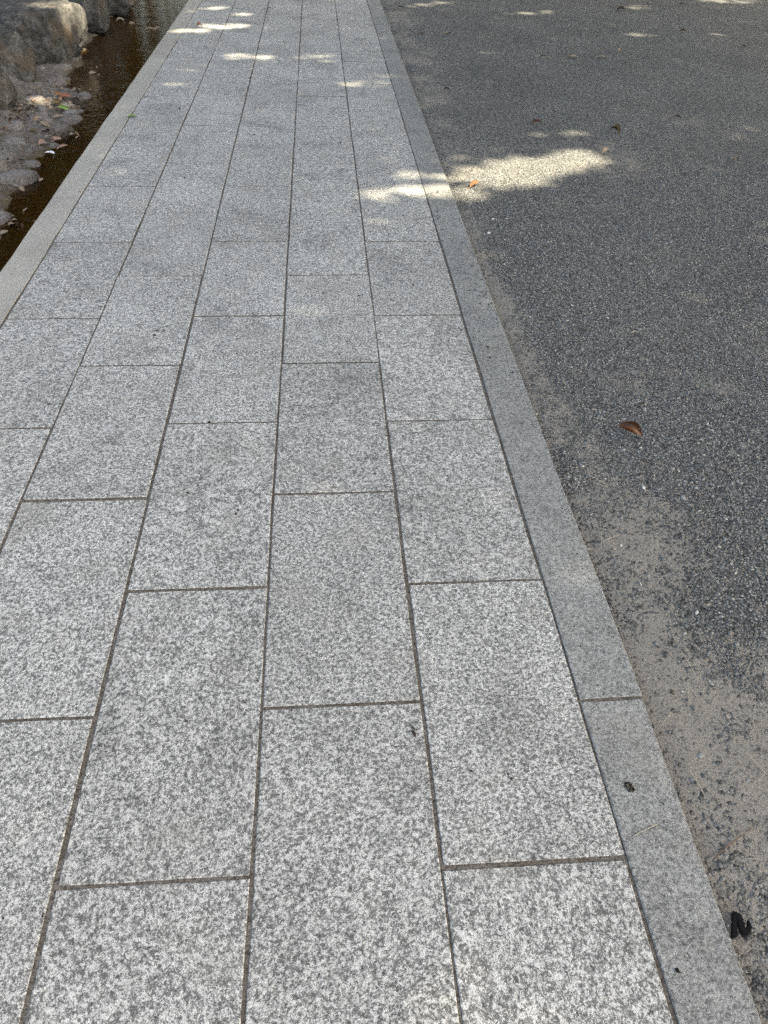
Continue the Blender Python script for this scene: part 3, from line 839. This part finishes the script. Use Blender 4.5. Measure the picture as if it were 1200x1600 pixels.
stalk((1035, 1130), (1053, 1108), 'short slanting needle close to the kerb joint', r_=0.0007)
stalk((1058, 1008), (1085, 1050), 'long brownish needle pointing down at the upright one', r_=0.0008)
stalk((896, 868), (928, 854), 'pale bent stalk lying across the kerb edge', r_=0.0011, bow=0.1)
stalk((940, 845), (968, 834), 'straw stalk on sand just right of the kerb edge stalk', r_=0.0009)
stalk((938, 808), (940, 855), 'faint upright straw left of the leaning one on sand', r_=0.0007)
stalk((915, 738), (950, 755), 'thin needle on sand below the large brown leaf', r_=0.0007)
stalk((971, 775), (976, 800), 'short upright needle beside the sand and gravel border', r_=0.0006)
stalk((986, 520), (993, 516), 'short white sliver alone on open gravel', r_=0.0022, bow=0.0)
stalk((1128, 484), (1150, 488), 'thin pale grass stalk on gravel at mid right', r_=0.0009)

# dark clump of dirt on the near kerb
p = ground(983, 1230)
gv = []; gf = []
for k in range(130):                                   # crumbs packed into one lump
    a = random.uniform(0, 6.28); q = math.sqrt(random.random()); d = Vector((math.cos(a) * .0095 * q, math.sin(a) * .0115 * q, .0045 * (1 - q * q) * random.random()))
    r_ = random.uniform(.0011, .0026); n0 = len(gv)
    for v in ((1, 0, 0), (0, 1, 0), (-1, 0, 0), (0, -1, 0), (0, 0, 1), (0, 0, -1)):
        gv.append(tuple(d + Vector([c * r_ * random.uniform(.6, 1.2) for c in v])))
    gf += [(n0 + a_, n0 + b_, n0 + c_) for a_, b_, c_ in ((0, 1, 4), (1, 2, 4), (2, 3, 4), (3, 0, 4), (1, 0, 5), (2, 1, 5), (3, 2, 5), (0, 3, 5))]
me = bpy.data.meshes.new('dirt_clump'); me.from_pydata(gv, [], gf); me.update()
vcol(me, 'tint', np.repeat(RNG.choice([.012, .025, .05, .10, .2], 130)[:, None] * np.array([[1.1, 1.0, .88]]), 6, 0))
clump = link('dirt_clump', me, MAT['crumb'])
clump.location = (p.x, p.y, 0.0015); clump.rotation_euler = (0, 0, 0.5)
tag(clump, 'dark crumbly clump of dirt stuck on the near kerb', 'dirt clump')

# white paper scrap at the water edge
p = ground(78, 241, WATER_Z)
me, _ = leaf_mesh('paper_scrap', 0.065, 0.035, 0.004, 0.006, 0.9, 501)
pap = link('paper_scrap', me, MAT['paper']); pap.location = (p.x, p.y, max(WATER_Z, bz(p.x, p.y)) + 0.006); pap.rotation_euler = (0.1, 0.05, 0.25)
tag(pap, 'crumpled white paper scrap floating at the water edge', 'paper scrap')

# fallen seeds and grit on the paving
pts = []
def sprinkle(n, f):
    for _ in range(n): pts.append(f())
sprinkle(420, lambda: (random.uniform(X_K0 + .02, X_K1 - .01), random.uniform(2.2, 10.5)))
sprinkle(60, lambda: (random.uniform(X_K0 + .02, X_K1 - .01), random.uniform(0.4, 2.2)))
sprinkle(250, lambda: (random.uniform(X_L5 + .01, X_K1 - .005), 2.3 + 2.6 * abs(random.gauss(0, .5))))
sprinkle(60, lambda: (X_K1 - abs(random.gauss(0, .03)), random.uniform(1.2, 9)))
for q in [(210, 360), (327, 659), (245, 517), (240, 524), (826, 893), (797, 1214), (1036, 1258), (646, 445), (645, 1142), (76, 633), (372, 797), (255, 518)]:
    g = ground(*q); sprinkle(3, lambda: (g.x + random.gauss(0, .003), g.y + random.gauss(0, .004)))
P = np.array(pts)
size = RNG.lognormal(math.log(0.0029), 0.35, len(P))
v = RNG.uniform(0.012, 0.06, (len(P), 1)); c = v * np.array([1.1, 1.0, .9]); 
grains('crumbs', P, size, c, MAT['crumb'], 'dark seeds and grit scattered over the granite paving', zf=lambda Q: np.full(len(Q), 0.001), sink=0.2)
# grit spilled from the joints and from the court onto the kerb edge
P = np.c_[X_K1 + RNG.normal(0.002, .006, 2600), RNG.uniform(0.2, 7, 2600)]
grains('grit', P, RNG.lognormal(math.log(0.0017), .3, len(P)), chip_cols(len(P), .05, .2), MAT['grain'], 'fine grit spilled from the gravel onto the kerb edge', zf=lambda Q: np.full(len(Q), -0.001), sink=0.2)

# ------------------------------------------------------------------ trees that shade the place (all outside the photograph)
SD = np.array(SUN_DIR)
def pix_ell(x0, y0, x1, y1, half_h, z=0.0, s=1.0):
    """A gap's ground footprint: centre, long half-axis and short half-axis, from the two ends of a sun fleck."""
    a, b = ground(x0, y0, z), ground(x1, y1, z)
    c = (a + b) / 2; m = ground((x0 + x1) / 2, (y0 + y1) / 2 - half_h, z)
    u = (b - a) / 2; v = m - c
    return (np.array(c[:2]), np.array([u[:2], v[:2]]), z, s)
GAPS = [
    pix_ell(712, 281, 946, 239, 22, 0, 1.00), pix_ell(690, 302, 800, 296, 9, 0, 0.29), pix_ell(690, 252, 780, 246, 10, 0, 0.18),
    pix_ell(568, 301, 708, 296, 9, 0, .45), pix_ell(585, 277, 700, 272, 6, 0, .30),
    pix_ell(815, 208, 915, 202, 3.5, 0, 0.49),
    pix_ell(535, 131, 602, 129, 5, 0, 0.32), pix_ell(470, 89, 530, 87, 3.5, 0, 0.29), pix_ell(330, 90, 432, 88, 4, 0, 0.21), pix_ell(398, 95, 470, 92, 3, 0, 0.21),
    pix_ell(228, 132, 292, 131, 4, 0, 0.29), pix_ell(268, 49, 330, 47, 2.5, 0, 0.32), pix_ell(310, 42, 384, 40, 4, 0, 0.52), pix_ell(362, 23, 412, 23, 3, 0, 0.52), pix_ell(312, 14, 352, 12, 2.5, 0, 0.32),
    pix_ell(640, 5, 715, 2, 2.5, 0, 0.32), pix_ell(800, 17, 880, 14, 2.5, 0, 0.32), pix_ell(1100, 1, 1190, 0, 3, 0, 0.32), pix_ell(975, 11, 1020, 9, 2.5, 0, 0.21), pix_ell(970, 53, 1010, 51, 2.5, 0, 0.18), pix_ell(740, 80, 776, 78, 4, 0, 0.15), pix_ell(1100, 53, 1128, 52, 3, 0, 0.18),
    pix_ell(425, 262, 462, 260, 8, 0, .03),
    pix_ell(36, 157, 112, 158, 5, -.13, 0.32),
    pix_ell(35, 8, 52, 6, 3, .2, 0.32),
]
from mathutils.bvhtree import BVHTree
def first_hit(px, py, names=('boulder', 'bank')):
    d = (C_F * F_PX + C_R * (px - 600) + C_U * (800 - py)).normalized(); best = None
    for o in list(COL.objects):
        if o.parent is None and o.type == 'MESH' and o.name.split('.')[0] in names:
            if o.name not in _bvh:
                M4 = Matrix.Translation(o.location) @ o.rotation_euler.to_matrix().to_4x4()
                _bvh[o.name] = BVHTree.FromPolygons([M4 @ v.co for v in o.data.vertices], [tuple(p.vertices) for p in o.data.polygons])
            h = _bvh[o.name].ray_cast(Vector((0, 0, CAM_H)), d)
            if h[0] is not None and (best is None or h[3] < best[1]): best = (h[0], h[3])
    return np.array(best[0])
_bvh = {}
# flecks on the big boulder: its top and its stream side edge
SPOTS = [(first_hit(x, y), r) for x, y, r in [(58, 8, .06), (72, 7, .08), (86, 7, .09), (100, 7, .10), (114, 8, .10), (123, 14, .09), (129, 26, .07), (132, 40, .06), (134, 54, .05), (105, 25, .04)]]
CAN0, CAN1 = 8.0, 11.0
def in_gap(L):
    """Whether a leaf at L stands between the sun and one of the flecks (softened towards a gap's rim)."""
    hit = np.zeros(len(L), bool)
    for c, A, z, s in GAPS:
        t = (L[:, 2] - z) / SD[2]
        q = L[:, :2] - SD[:2] * t[:, None] - c
        grow = np.linalg.norm(A, axis=1, keepdims=True)
        A = A * (grow + (0.055 if s > .65 else 0.03)) / grow      # the sun's width eats into a gap's rim
        uv = q @ np.linalg.inv(A)
        r = np.sqrt((uv ** 2).sum(1))
        wob = 0.5 * (fbm(uv * 2.2 + c * 7, 2, 3) - 0.5)
        stay = 0.0 if s > 0.85 else min(1.0, -math.log(s) / 4.0)          # thin sprays left in a half open gap
        hit |= RNG.uniform(0, 1, len(L)) > np.maximum(stay, smooth(0.72, 1.28, r + wob))
    for p_, r_ in SPOTS:
        d = L - p_; d = d - (d @ SD)[:, None] * SD
        hit |= (d ** 2).sum(1) < (r_ + .05) ** 2
    return hit

def leaves_mesh(name, C, size, face=0):
    n = len(C)
    base = np.array([(-.5, 0, 0), (0, -.30, .05), (.5, 0, 0), (0, .30, .05)])
    nrm = RNG.normal(0, 1, (n, 3)) * np.array([.8, .8, .5]) + np.array([0.25, 0, 1.0])
    if face: nrm[n - face:] = SD + RNG.normal(0, .25, (face, 3))
    nrm /= np.linalg.norm(nrm, axis=1, keepdims=True)
    t = RNG.normal(0, 1, (n, 3)); t -= (t * nrm).sum(1, keepdims=True) * nrm; t /= np.linalg.norm(t, axis=1, keepdims=True)
    b = np.cross(nrm, t)
    s = size * RNG.uniform(.75, 1.25, n)
    if face: s[n - face:] = size * 1.5
    V = C[:, None] + s[:, None, None] * (base[None, :, :1] * t[:, None] + base[None, :, 1:2] * b[:, None] + base[None, :, 2:] * nrm[:, None])
    F = (np.array([(0, 1, 2, 3)])[None] + 4 * np.arange(n)[:, None, None]).reshape(-1, 4)
    return mesh_np(name, V.reshape(-1, 3), F)

def tree(name, base, h_fork, C, size, label, limbs, r0=0.2, gap=True, extra=None):
    e = link(name, None); e.location = base
    tag(e, label, 'tree', 'trees that shade the path')
    if gap: C = C[~in_gap(C)]
    nf = 0
    if extra is not None: C = np.concatenate([C, extra]); nf = len(extra)
    me = leaves_mesh('crown', C - np.array(base), size, nf)
    link('crown', me, MAT['foliage'], e)
    tr = tube_mesh('trunk', [(0, 0, -.3), (0.03, 0, .2), (.05, .02, h_fork * .5), (0, .05, h_fork)], [r0 * 1.5, r0, r0 * .85, r0 * .75], 12)
    t = link('trunk', tr, MAT['bark'], e)
    for x, y, z in limbs:
        a = Vector((0, .05, h_fork - .1)); b = Vector((x - base[0], y - base[1], z))
        m_ = a.lerp(b, .5) + Vector((0, 0, .3))
        link('limb', tube_mesh('limb', [a, a.lerp(m_, .5), m_, b], [r0 * .5, r0 * .42, r0 * .3, r0 * .1], 8), MAT['bark'], t)
    return e

def clusters(n, lo, hi, per, spread):
    c = np.c_[[RNG.uniform(lo[i], hi[i], n) for i in range(3)]].T
    return (c[:, None] + RNG.normal(0, spread, (n, per, 3)) * np.array([1, 1, .6])).reshape(-1, 3)
def limb_ends(C, base, n, fork=5.0):
    """Limbs that reach into the crown without crossing the wide gaps."""
    out = []
    for p in C[RNG.permutation(len(C))[:400]]:
        a = np.array([base[0], base[1] + .05, fork - .1]); m = (a + p) / 2 + np.array([0, 0, .3])
        k = np.linspace(0, 1, 30)[:, None]; L = np.concatenate([a + (m - a) * k, m + (p - m) * k]); ok = True
        for c, A, z, s in GAPS:
            if s < .2: continue
            q = L[:, :2] - SD[:2] * ((L[:, 2:] - z) / SD[2]) - c
            g = np.linalg.norm(A, axis=1, keepdims=True)
            if ((q @ np.linalg.inv(A * (g + .14) / g)) ** 2).sum(1).min() < 1: ok = False
        if ok: out.append(p)
        if len(out) == n: break
    return out
def close_crown(C, r_cell=0.03):
    """Leaves added where the crown would still let the sun through, so that only the chosen flecks stay open."""
    x0, x1, y0, y1 = -5.2, 6.6, -0.8, 13.5
    nx, ny = int((x1 - x0) / r_cell), int((y1 - y0) / r_cell)
    cov = np.zeros((nx, ny), bool)
    def mark(L, rad):
        t = L[:, 2] / SD[2]; g = L[:, :2] - SD[:2] * t[:, None]
        k = int(rad / r_cell)
        for dx in range(-k, k + 1):
            for dy in range(-k, k + 1):
                if dx * dx + dy * dy > (rad / r_cell) ** 2: continue
                i = ((g[:, 0] - x0) / r_cell).astype(int) + dx; j = ((g[:, 1] - y0) / r_cell).astype(int) + dy
                ok = (i >= 0) & (i < nx) & (j >= 0) & (j < ny); cov[i[ok], j[ok]] = True
    mark(C, 0.035)
    # cells that a gap lights are meant to stay open
    gi, gj = np.meshgrid(np.arange(nx), np.arange(ny), indexing='ij')
    gp = np.c_[x0 + (gi.ravel() + .5) * r_cell, y0 + (gj.ravel() + .5) * r_cell, np.zeros(nx * ny)]
    for c, A, z, s in GAPS:
        q = gp[:, :2] + SD[:2] * (z / SD[2]) - c
        cov.ravel()[(((q @ np.linalg.inv(A * 1.12)) ** 2).sum(1)) < 1.1] = True
    for p_, r_ in SPOTS:
        q = gp[:, :2] + SD[:2] * (p_[2] / SD[2]) - p_[:2]
        cov.ravel()[(q ** 2).sum(1) < (1.2 * r_) ** 2] = True
    add = []
    for it in range(160):
        i, j = np.nonzero(~cov)
        if len(i) == 0: break
        pick = RNG.choice(len(i), min(len(i), max(400, len(i) // 9)), replace=False)
        g = np.c_[x0 + (i[pick] + RNG.uniform(0, 1, len(pick))) * r_cell, y0 + (j[pick] + RNG.uniform(0, 1, len(pick))) * r_cell]
        h = RNG.uniform(CAN0, CAN1, len(pick))
        L = np.c_[g + SD[:2] * (h / SD[2])[:, None], h]
        mark(L, 0.045); add.append(L)
    return np.concatenate(add)
# crowns over and to the sun's side of the path
shade = clusters(4000, (0.2, -3.4, CAN0), (15.2, 13.0, CAN1), 26, .33)
bases = [(8.6, 2.2, 0), (10.8, 8.6, 0), (4.4, -4.2, 0)]
fill = close_crown(shade[~in_gap(shade)])
print('fill', len(fill))
nfill = [0, 0, 0]
near = np.argmin([((shade[:, :2] - np.array(b[:2])) ** 2).sum(1) for b in bases], axis=0)
for i, (b, lb) in enumerate(zip(bases, ['broad shade tree to the right of the gravel court', 'broad shade tree at the far right of the gravel court', 'broad shade tree behind the viewpoint'])):
    Ci = shade[near == i]
    pts_ = limb_ends(Ci, b, 7)
    Fi = fill[np.argmin([((fill[:, :2] - np.array(q[:2])) ** 2).sum(1) for q in bases], axis=0) == i]
    Fi = Fi[~in_gap(Fi)]
    tree('shade_tree', b, 5.0, Ci, 0.17, lb, pts_, extra=Fi)
# trees and bushes ahead, beyond the picture's top: the stream mirrors them
for i, (b, w_, h0, h1, n, lb) in enumerate([
    ((-3.6, 17.0, .3), 2.4, .4, 6.5, 1000, 'bushy tree ahead on the left bank of the stream'),
    ((-0.2, 27.5, 0), 3.0, .4, 8.0, 900, 'dense tree ahead at the end of the path'),
    ((-6.0, 12.9, .35), 2.3, 1.0, 6.5, 900, 'tree on the slope behind the boulders'),
    ((4.8, 19.5, 0), 3.0, .5, 8.5, 1000, 'dense tree ahead beyond the gravel court'),
    ((1.2, 18.5, 0), 2.2, 1.6, 9.0, 700, 'unseen tall tree added ahead beside the far kerb'),  # unseen tree added to cut the sky light on the far paving
    ((10.5, 17.5, 0), 3.0, .5, 8.5, 900, 'unseen dense tree added far to the right beyond the gravel court')]):  # likewise added out of view to hold back sky light from ahead
    c = clusters(n, (b[0] - w_, b[1] - w_, h0), (b[0] + w_, b[1] + w_, h1), 22, .4)
    r = np.hypot(c[:, 0] - b[0], c[:, 1] - b[1]); mid = (h0 + h1) / 2
    c = c[((r / w_) ** 2 + ((c[:, 2] - mid) / (0.62 * (h1 - h0))) ** 2) < 1.1]
    tree('garden_tree', b, max(1.2, h0 + 1), c, 0.22, lb, c[RNG.integers(0, len(c), 5)], .16, gap=False)
print('grains', n_grains, 'tris', sum(len(o.data.loop_triangles) if o.type == 'MESH' and (o.data.calc_loop_triangles() or True) else 0 for o in SC.objects))
